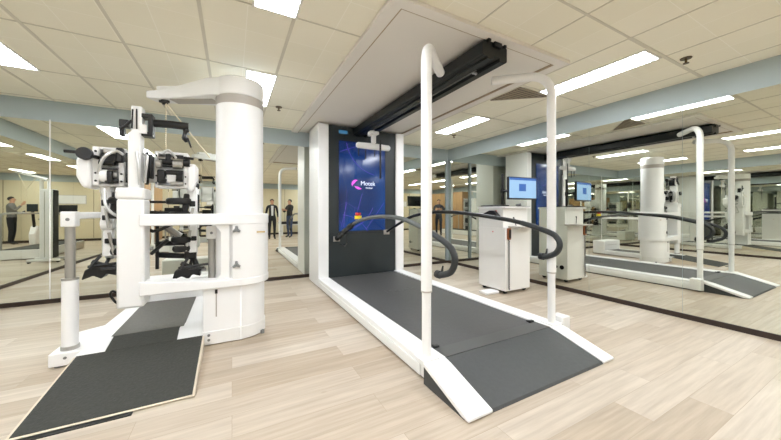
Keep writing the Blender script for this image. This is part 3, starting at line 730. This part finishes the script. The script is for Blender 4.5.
# access ramp (separate board leaning on the base)
ar = thing('access_ramp', 'black rubber topped access ramp with pale edge in front of the gait trainer', 'ramp', (-.6, 2.2, 0))
obj('board', prism_x(NB(), [(2.205, .0), (2.195, .010), (2.945, ZP-.006), (2.945, 0)], -1.0, -.205), mat('pale ramp edging', (216, 204, 184), .5), ar)
obj('rubber_top', prism_x(NB(), [(2.212, .0105), (2.212, .0165), (2.944, ZP+.001), (2.944, ZP-.012)], -.985, -.218), M_RUB, ar, label='black ribbed rubber surface')
obj('edge_strip', box(NB(), -.99, -.5, 2.165, 2.197, 0, .006), M_BLACK, ar)

# ================================================================== WORKSTATION
ws = thing('workstation_cabinet', 'white wheeled workstation cabinet standing against the right mirror behind the treadmill', 'cabinet', (3.58, 3.12, 0))
X0, X1, V0, V1 = 3.32, 3.83, 2.87, 3.37
cb = obj('body', box(NB(), X0, X1, V0, V1, .045, .92), M_CAB, ws, bevel=.006)
ub = obj('upper_body', box(NB(), X0, X1, V0+.04, V1, .92, 1.195), M_CAB, ws, bevel=.006)
obj('top', box(NB(), X0-.012, X1+.012, V0-.005, V1+.012, 1.195, 1.222), M_WHITE2, ws, bevel=.004)
obj('top_mat', box(NB(), X0-.008, X1+.008, V0, V1+.008, 1.2215, 1.2265), M_BLACK, ws, label='black top mat')
obj('tray', box(NB(), X0+.10, X1+.02, V0-.16, V0+.038, .925, .943), M_GREYB, ws, bevel=.004)
for x_ in (X0+.06, X1-.06):
    for y_ in (V0+.06, V1-.06):
        bm = NB(); tube(bm, [(x_-.015, y_, .028), (x_+.015, y_, .028)], .028, 14); k_ = obj('castor', bm, M_BLACK, ws)
bm = NB(); tube(bm, [(X0, V0+.22, .86), (X0-.006, V0+.22, .86)], .009, 12); tube(bm, [(X0, V0+.16, 1.16), (X0-.006, V0+.16, 1.16)], .009, 12); objs('button', bm, M_RED, ws, label='small red button')
bm = NB(); tube(bm, [(X1, V0+.09, .24), (X1+.008, V0+.09, .24)], .035, 18); obj('power_inlet', bm, M_BLACK, ws); bm = NB(); tube(bm, [(X1, V0+.18, .24), (X1+.006, V0+.18, .24)], .02, 14); obj('vent_plug', bm, M_GREY, ws)
bm = NB(); tube(bm, [(X1-.3, V0+.04, 1.06), (X1-.3, V0+.032, 1.06)], .012, 12); tube(bm, [(X1-.3, V0+.03, 1.06), (X1-.27, V0+.02, .95)], .005, 6); obj('socket', bm, M_BLACK, ws)
bm = NB(); box(bm, 3.08, X0-.002, V0+.10, V0+.26, 0, .035); obj('foot_bar', bm, M_WHITE, ws, bevel=.01)
bm = NB(); prism_x(bm, [(V0+.06, 1.07), (V0+.16, 1.165), (V0+.24, 1.165), (V0+.42, 1.09), (V0+.38, 1.06), (V0+.22, 1.10), (V0+.12, 1.06)], X0-.06, X0-.0005); obj('bracket', bm, M_BLACK, ws, bevel=.006)
pe = thing('hand_controller', 'brown and black hand controller hanging with a curly cable on the white cabinet', 'controller', (X0+.05, V0-.02, .8))
bm = NB(); box(bm, X0+.025, X0+.085, V0-.03, V0-.001, .76, .92); h_ = obj('case', bm, M_ORANGE, pe, bevel=.008)
bm = NB(); box(bm, X0+.035, X0+.075, V0-.036, V0-.029, .78, .90); obj('keypad', bm, M_BLACK, h_)
bm = NB(); tube(bm, [(X0+.055+.009*math.cos(k*1.2), V0-.018+.009*math.sin(k*1.2), .76-k*.0062) for k in range(112)], .006, 5); obj('curly_cable', bm, M_BLACK, pe)
mo = thing('computer_monitor', 'flat computer monitor with pale blue screen on an arm above the white cabinet', 'monitor', (3.55, 2.76, 1.45))
RZ = R(-6)
def mbox(u0, u1, d0, d1, z0, z1):
    bm = NB(); box(bm, u0, u1, d0, d1, z0, z1)
    bmesh.ops.transform(bm, matrix=Matrix.Translation((3.54, 2.77, 0)) @ Matrix.Rotation(RZ, 4, 'Z'), verts=bm.verts); return bm
obj('housing', mbox(-.245, .265, 0, .035, 1.315, 1.625), M_BLACK, mo, bevel=.006)
s_ = obj('screen', mbox(-.232, .252, -.003, 0, 1.335, 1.612), M_DESK, mo, smooth=False, label='pale blue desktop picture')
obj('screen_window', mbox(-.062, .062, -.005, -.0031, 1.43, 1.53), M_DESKD, s_, label='dark blue square'); obj('title_bar', mbox(-.232, .252, -.005, -.0031, 1.58, 1.612), M_DESKD, s_)
bm = NB(); tube(bm, [(3.505, 3.08, 1.227), (3.505, 3.08, 1.70)], .019, 14); cyl(bm, 3.505, 3.08, 1.2265, 1.24, .06, 18); p_ = obj('stand_post', bm, M_BLACK, mo)
bm = NB(); tube(bm, [(3.505, 3.08, 1.45), (3.52, 2.95, 1.45), (3.545, 2.81, 1.46)], .017, 10); cyl(bm, 3.505, 3.08, 1.42, 1.48, .028, 14); cyl(bm, 3.52, 2.95, 1.425, 1.475, .024, 12); obj('monitor_arm', bm, M_BLACK, p_)
kb = thing('keyboard', 'dark flat keyboard lying on top of the white cabinet', 'keyboard', (3.38, 3.15, 1.227))
obj('tray', box(NB(), 3.32, 3.435, 2.90, 3.33, 1.227, 1.240), M_BLACK, kb, bevel=.003)
bm = NB()
for i in range(4):
    for j in range(12): box(bm, 3.325+i*.027, 3.347+i*.027, 2.915+j*.034, 2.943+j*.034, 1.240, 1.244)
obj('keycap', bm, M_GREY, kb)
mu = thing('computer_mouse', 'small grey mouse beside the keyboard under the monitor', 'mouse', (3.66, 2.93, 1.222))
bm = NB(); ball(bm, (3.66, 2.93, 1.243), .03, 1.1, 1.6, .55); obj('shell', bm, M_GREY, mu); 
bm = NB(); ball(bm, (3.66, 2.90, 1.259), .006, 1, 2, 1, 8); obj('wheel', bm, M_BLACK, mu)

# ================================================================== SUPPORT TOWER + PLATFORM seen in the left mirrors
st = thing('body_weight_support', 'white body weight support tower with boom and hanging cord, reflected at the far left', 'lifting tower', (-2.35, .85, 0))
bm = NB(); box(bm, -2.46, -2.24, .80, 1.02, .08, 1.66); tb = obj('body', bm, M_WHITE, st, bevel=.015)
obj('dark_cover', box(NB(), -2.472, -2.461, .80, 1.02, .10, 1.64), M_BLACK, tb)
obj('groove', box(NB(), -2.33, -2.32, 1.0205, 1.024, .12, 1.60), M_GREYB, tb)
bm = NB(); box(bm, -2.60, -2.06, .70, .76, .03, .09); box(bm, -2.60, -2.06, 1.03, 1.09, .03, .09); box(bm, -2.42, -2.28, .74, 1.05, .05, .085); bt_ = obj('base', bm, M_WHITE2, st, bevel=.01)
for x_, y_ in ((-2.56, .73), (-2.1, .73), (-2.56, 1.06), (-2.1, 1.06)): obj('castor', tube(NB(), [(x_, y_-.02, .03), (x_, y_+.02, .03)], .03, 12), M_BLACK, bt_)
bm = NB(); tube(bm, [(-2.35, .90, 1.64), (-2.35, .90, 1.88)], .03, 14); tube(bm, [(-2.35, .93, 1.87), (-1.95, .5, 1.98), (-1.42, -.08, 2.12)], .03, 14); bo2 = obj('boom', bm, M_WHITE, st)
bm = NB(); tube(bm, [(-1.45, -.05, 2.10), (-1.62, .0, 1.70), (-1.62, .0, 1.5)], .008, 6); tube(bm, [(-1.95, .4, 1.96), (-1.62, 0, 1.70)], .006, 6); obj('cord', bm, M_ROPE, bo2)
pf = thing('walking_platform', 'low walking platform with black deck and white sides beside the support tower', 'treadmill', (-1.6, -.9, 0))
bm = NB(); box(bm, -1.95, -1.25, -2.2, .25, .02, .24); pb = obj('base', bm, M_WHITE2, pf, bevel=.01)
bm = NB(); box(bm, -1.9, -1.3, -2.15, .22, .24, .255); obj('belt', bm, M_RUB, pf)
for x_ in (-1.93, -1.27):
    bm = NB(); tube(bm, spline([(x_, .15, .24), (x_, .15, 1.0), (x_, .08, 1.08), (x_, -.1, 1.1), (x_, -1.4, 1.1), (x_, -1.5, 1.06), (x_, -1.52, .24)], 5), .022, 12); obj('handrail', bm, M_STEEL, pf)
bm = NB(); tube(bm, [(-1.95, .18, 0), (-1.95, .18, 1.95)], .035, 16); obj('mast', bm, M_WHITE, pf)
bm = NB(); box(bm, -1.8, -1.4, -2.19, -2.13, 1.05, 1.35); tube(bm, [(-1.6, -2.16, .25), (-1.6, -2.16, 1.1)], .03, 12); obj('console', bm, M_BLACK, pf, bevel=.008)

# rear furniture seen only in the mirrors
wd = thing('wardrobe', 'long light brown wooden wardrobe along the left wall behind the camera', 'wardrobe', (-2.8, -3.4, 0))
obj('carcass', box(NB(), WL+.004, -2.58, -4.85, -1.95, 0, 2.24), M_WOOD, wd)
for k in range(6):
    y0 = -4.84+.4817*k
    d = obj('door', box(NB(), -2.578, -2.558, y0, y0+.474, .08, 2.22), M_WOOD, wd, bevel=.003)
    ya = y0+(.43 if k % 2 == 0 else .03)
    obj('handle', box(NB(), -2.557, -2.535, ya, ya+.015, 1.0, 1.2), M_WOODD, d)
sh = thing('shelf_unit', 'white open shelf unit with dark boxes beside the wooden wardrobe', 'shelf', (-2.8, -1.6, 0))
bm = NB(); box(bm, WL+.004, -2.62, -1.90, -1.87, 0, 1.85); box(bm, WL+.004, -2.62, -1.30, -1.27, 0, 1.85); box(bm, WL+.004, WL+.014, -1.87, -1.30, 0, 1.85); obj('side_panel', bm, M_WHITE2, sh)
for k in range(5): obj('shelf', box(NB(), WL+.016, -2.62, -1.868, -1.302, .08+k*.43, .10+k*.43), M_WHITE2, sh)
for k in range(4):
    tag(obj('storage_box', box(NB(), -2.95, -2.64, -1.80, -1.37, .1015+k*.43, .36+k*.43), M_PANEL, smooth=False), 'dark storage box on the %s level of the white shelf unit' % ('bottom', 'second', 'third', 'top')[k], 'box', 'dark boxes on the shelf unit')
wb = thing('whiteboard', 'wide white notice board on the cream rear wall', 'whiteboard', (-.55, YR, 1.6))
obj('board', box(NB(), -1.0, -.1, YR+.008, YR+.018, 1.46, 1.76), M_WHITE, wb); 
bm = NB(); box(bm, -1.02, -.08, YR+.007, YR+.022, 1.44, 1.46); box(bm, -1.02, -.08, YR+.007, YR+.022, 1.76, 1.78); box(bm, -1.02, -1.0, YR+.007, YR+.022, 1.46, 1.76); box(bm, -.1, -.08, YR+.007, YR+.022, 1.46, 1.76)
obj('frame', bm, M_ALU, wb)
# exercise bike
eb = thing('exercise_bike', 'white and black exercise bike standing behind the camera near the rear wall', 'exercise bike', (-.6, -3.2, 0))
bm = NB(); box(bm, -.85, -.35, -2.75, -2.68, 0, .07); box(bm, -.85, -.35, -3.75, -3.68, 0, .07); box(bm, -.63, -.57, -3.7, -2.7, .05, .11); obj('base', bm, M_BLACK, eb, bevel=.01)
bm = NB(); prism_x(bm, [(-2.75, .1), (-2.7, .45), (-2.85, .72), (-3.05, .62), (-3.3, .4), (-3.3, .1)], -.68, -.52); obj('body', bm, M_WHITE2, eb, bevel=.03)
bm = NB(); tube(bm, [(-.6, -2.85, .65), (-.6, -2.75, 1.15)], .035, 14); tube(bm, spline([(-.85, -2.95, 1.16), (-.82, -2.78, 1.12), (-.6, -2.74, 1.1), (-.38, -2.78, 1.12), (-.35, -2.95, 1.16)], 5), .018, 10); obj('handlebar', bm, M_BLACK, eb)
bm = NB(); box(bm, -.72, -.48, -2.77, -2.72, 1.15, 1.38); obj('console', bm, M_PANEL, eb, bevel=.01)
bm = NB(); ball(bm, (-.6, -3.4, .9), .13, 1, 1.15, .4); obj('saddle', bm, M_BLACK, eb)
bm = NB(); tube(bm, [(-.6, -3.3, .2), (-.6, -3.4, .88)], .03, 12); obj('seat_post', bm, M_STEEL, eb)
for s in (-1, 1):
    bm = NB(); tube(bm, [(-.6+s*.1, -3.0, .35), (-.6+s*.12, -3.0-s*.1, .35-s*.12)], .014, 8); box(bm, min(-.6+s*.13, -.6+s*.23), max(-.6+s*.13, -.6+s*.23), -3.05-s*.1, -2.95-s*.1, .34-s*.12, .36-s*.12); obj('pedal', bm, M_BLACK, eb)
# treatment couch
tc_ = thing('treatment_couch', 'black padded treatment couch on white legs against the rear wall', 'couch', (2.9, -4.6, 0))
bm = NB(); box(bm, 2.0, 3.9, -4.95, -4.25, .55, .66); obj('mattress', bm, M_BLACK, tc_, bevel=.03)
obj('frame', box(NB(), 2.05, 3.85, -4.9, -4.3, .49, .548), M_WHITE2, tc_, bevel=.006)
for x_ in (2.12, 3.78):
    for y_ in (-4.83, -4.37): obj('leg', box(NB(), x_-.03, x_+.03, y_-.03, y_+.03, 0, .49), M_WHITE2, tc_)

# ================================================================== PEOPLE (seen in the mirrors)
M_SKIN = mat('skin', (196, 150, 122), .55, noise=.04, nscale=20)
M_HAIR = mat('black hair', (24, 20, 18), .6, noise=.2, nscale=60)
M_SHOE = mat('dark shoe', (40, 40, 42), .6)
M_EYE = mat('dark eye', (30, 22, 18), .3)
def person(label, x_, y_, rot, hgt, top, legs, arms, extra=None):
    k = hgt/1.70
    t = thing('person', label, 'person', (x_, y_, 0), 'people reflected in the mirrors')
    J = {'pel': ((0, 0, .93), .125), 'bel': ((0, .01, 1.06), .118), 'che': ((0, 0, 1.25), .138), 'upp': ((0, -.01, 1.38), .105), 'nec': ((0, -.005, 1.47), .052), 'hd0': ((0, .012, 1.535), .062),
         'hd1': ((0, .02, 1.60), .080), 'hd2': ((0, .01, 1.665), .058)}
    E = [('pel', 'bel'), ('bel', 'che'), ('che', 'upp'), ('upp', 'nec'), ('nec', 'hd0'), ('hd0', 'hd1'), ('hd1', 'hd2')]
    for s, n in ((-1, 'l'), (1, 'r')):
        J['hip'+n] = ((s*.09, 0, .86), .098); J['kne'+n] = ((s*.10, .02, .48), .062); J['ank'+n] = ((s*.10, -.02, .09), .044); J['toe'+n] = ((s*.115, .13, .035), .036)
        J['sho'+n] = ((s*.175, -.01, 1.39), .062); J['elb'+n] = (tuple(arms[n][0]), .043); J['wri'+n] = (tuple(arms[n][1]), .031)
        E += [('pel', 'hip'+n), ('hip'+n, 'kne'+n), ('kne'+n, 'ank'+n), ('ank'+n, 'toe'+n), ('upp', 'sho'+n), ('sho'+n, 'elb'+n), ('elb'+n, 'wri'+n)]
    names = list(J); me = bpy.data.meshes.new('skel')
    me.from_pydata([J[n][0] for n in names], [(names.index(a), names.index(b)) for a, b in E], [])
    o = bpy.data.objects.new('skel', me); COL.objects.link(o)
    o.modifiers.new('skin', 'SKIN'); sv = me.skin_vertices[0].data
    for i, n in enumerate(names): sv[i].radius = (J[n][1],)*2
    sv[0].use_root = True
    sb = o.modifiers.new('sub', 'SUBSURF'); sb.levels = 2; sb.render_levels = 2
    dg = bpy.context.evaluated_depsgraph_get(); ev = bpy.data.meshes.new_from_object(o.evaluated_get(dg))
    bm = NB(); bm.from_mesh(ev); bpy.data.objects.remove(o); bpy.data.meshes.remove(me); bpy.data.meshes.remove(ev)
    W = {n: Vector(arms[n][1]) for n in 'lr'}
    for f in bm.faces:
        c = f.calc_center_median()
        if c.z < .085: f.material_index = 3
        elif min((c-W[n]).length for n in 'lr') < .06: f.material_index = 0
        elif c.z > 1.475 and abs(c.x) < .11: f.material_index = 0
        elif c.z < .97 and abs(c.x) < .2 and min((c-W[n]).length for n in 'lr') > .22: f.material_index = 2
        else: f.material_index = 1
    nb = len(bm.faces)
    # hands: palm, four unequal curled fingers, thumb
    for s, n in ((-1, 'l'), (1, 'r')):
        w, e = W[n], Vector(arms[n][0]); d = (w-e).normalized(); side = Vector((0, 1, 0)) if abs(d.y) < .7 else Vector((0, 0, 1))
        side = (side-d*side.dot(d)).normalized(); cv = d.cross(side)*(-s)
        tube(bm, [w-d*.01, w+d*.03, w+d*.085], .03, 8, rs=[.028, .036, .034])
        for i, ln in enumerate((.072, .08, .076, .06)):
            b0 = w+d*.075+side*(.030-.02*i); p1 = b0+d*ln*.45+cv*.008; p2 = p1+d*ln*.3+cv*.02; p3 = p2+d*ln*.18+cv*.025
            tube(bm, [b0, p1, p2, p3], .009, 6, rs=[.0095, .009, .0085, .006])
        b0 = w+d*.025+side*.028; tube(bm, [b0, b0+side*.028+d*.03, b0+side*.034+d*.06+cv*.01], .011, 6, rs=[.012, .011, .007])
    # face
    ball(bm, (0, .098, 1.592), .014, .8, 1.2, 1.5, 8)
    for s in (-1, 1): ball(bm, (s*.076, .012, 1.60), .02, .4, .8, 1.5, 8)
    n1 = len(bm.faces)
    for s in (-1, 1): ball(bm, (s*.030, .090, 1.612), .009, 1.3, .7, .8, 8)
    obx = len(bm.faces); ball(bm, (0, .088, 1.558), .012, 2, .6, .4, 8)
    bm.faces.ensure_lookup_table()
    for i in range(nb, len(bm.faces)): bm.faces[i].material_index = 4 if n1 <= i < obx else 0
    M = Matrix.Rotation(rot, 4, 'Z') @ Matrix.Scale(k, 4)
    bmesh.ops.transform(bm, matrix=Matrix.Translation((x_, y_, 0)) @ M, verts=bm.verts)
    obj('body', bm, [M_SKIN, top, legs, M_SHOE, M_EYE], t)
    bm = NB(); ball(bm, (0, -.006, 1.632), .094, .92, 1.05, .86, 16)
    bmesh.ops.delete(bm, geom=[v for v in bm.verts if v.co.z < 1.60 and v.co.y > -.02 or v.co.z < 1.55 or (v.co.y > .06 and v.co.z < 1.66)], context='VERTS')
    bmesh.ops.transform(bm, matrix=Matrix.Translation((x_, y_, 0)) @ M, verts=bm.verts)
    obj('hair', bm, M_HAIR, t)
    if extra: extra(t, Matrix.Translation((x_, y_, 0)) @ M)
    return t
dn = {'l': ((-.23, -.02, 1.12), (-.24, .06, .88)), 'r': ((.23, -.02, 1.12), (.24, .06, .88))}
up = {'l': ((-.24, .10, 1.14), (-.09, .30, 1.22)), 'r': ((.24, .10, 1.14), (.10, .30, 1.22))}
hi = {'l': ((-.23, .02, 1.14), (-.16, .22, 1.12)), 'r': ((.22, .14, 1.20), (.06, .26, 1.42))}
M_NAVY = mat('navy cloth', (36, 42, 56), .8, noise=.1, nscale=30); M_BLKC = mat('black cloth', (28, 29, 32), .8, noise=.1, nscale=30)
M_JEAN = mat('blue denim', (52, 66, 96), .85, noise=.1, nscale=40); M_GRYC = mat('grey knit', (112, 112, 108), .85, noise=.1, nscale=40); M_SHIRT = mat('white shirt cloth', (224, 226, 228), .8)
def shirt_front(t, M):
    bm = NB(); prism_y(bm, [(-.035, 1.0), (.035, 1.0), (.05, 1.42), (-.05, 1.42)], .105, .132)
    bmesh.ops.transform(bm, matrix=M, verts=bm.verts); obj('shirt', bm, M_SHIRT, t, bevel=.005)
def camera_extra(t, M):
    bm = NB(); box(bm, -.07, .07, .29, .36, 1.20, 1.30); tube(bm, [(0, .35, 1.25), (0, .46, 1.25)], .035, 14); bmesh.ops.transform(bm, matrix=M, verts=bm.verts); obj('camera', bm, M_BLACK, t)
person('person in an open black jacket over a white shirt, reflected between the column and tower', 1.47, -2.66, R(0), 1.66, M_BLKC, M_BLKC, dn, shirt_front)
person('person in black top and blue jeans turned sideways, reflected beside the screen tower', 2.25, -3.10, R(60), 1.68, M_BLKC, M_JEAN, up)
person('person in navy top and trousers, holding both hands up, seen in the corner mirror', -.14, -.86, R(-38), 1.72, M_NAVY, M_NAVY, up)
person('person in a grey top and black trousers standing near the cream rear wall', .72, -4.75, R(95), 1.66, M_GRYC, M_BLKC, hi)

# ================================================================== CAMERA, WORLD, RENDER SETTINGS
f_px, HZ = 297.5, 211.5
cam = bpy.data.cameras.new('camera'); co = bpy.data.objects.new('camera', cam); COL.objects.link(co)
cam.sensor_fit = 'HORIZONTAL'; cam.sensor_width = 36; cam.lens = 36*f_px/781; cam.clip_start = .05; cam.clip_end = 200
cam.shift_y = -(220-HZ)/781
co.location = (0, 0, 1.15); co.rotation_euler = (R(90), 0, -R(28.05))
S.camera = co
w = bpy.data.worlds.new('world'); S.world = w; w.use_nodes = True
w.node_tree.nodes['Background'].inputs[0].default_value = (.9, .95, 1, 1); w.node_tree.nodes['Background'].inputs[1].default_value = .3
S.view_settings.view_transform = 'Standard'; S.view_settings.look = 'None'; S.view_settings.gamma = 1; S.view_settings.exposure = 1.5
S.view_settings.use_curve_mapping = False
cy = S.cycles
cy.max_bounces = 14; cy.glossy_bounces = 10; cy.diffuse_bounces = 5; cy.use_denoising = True
cy.sample_clamp_indirect = 8; cy.blur_glossy = .5
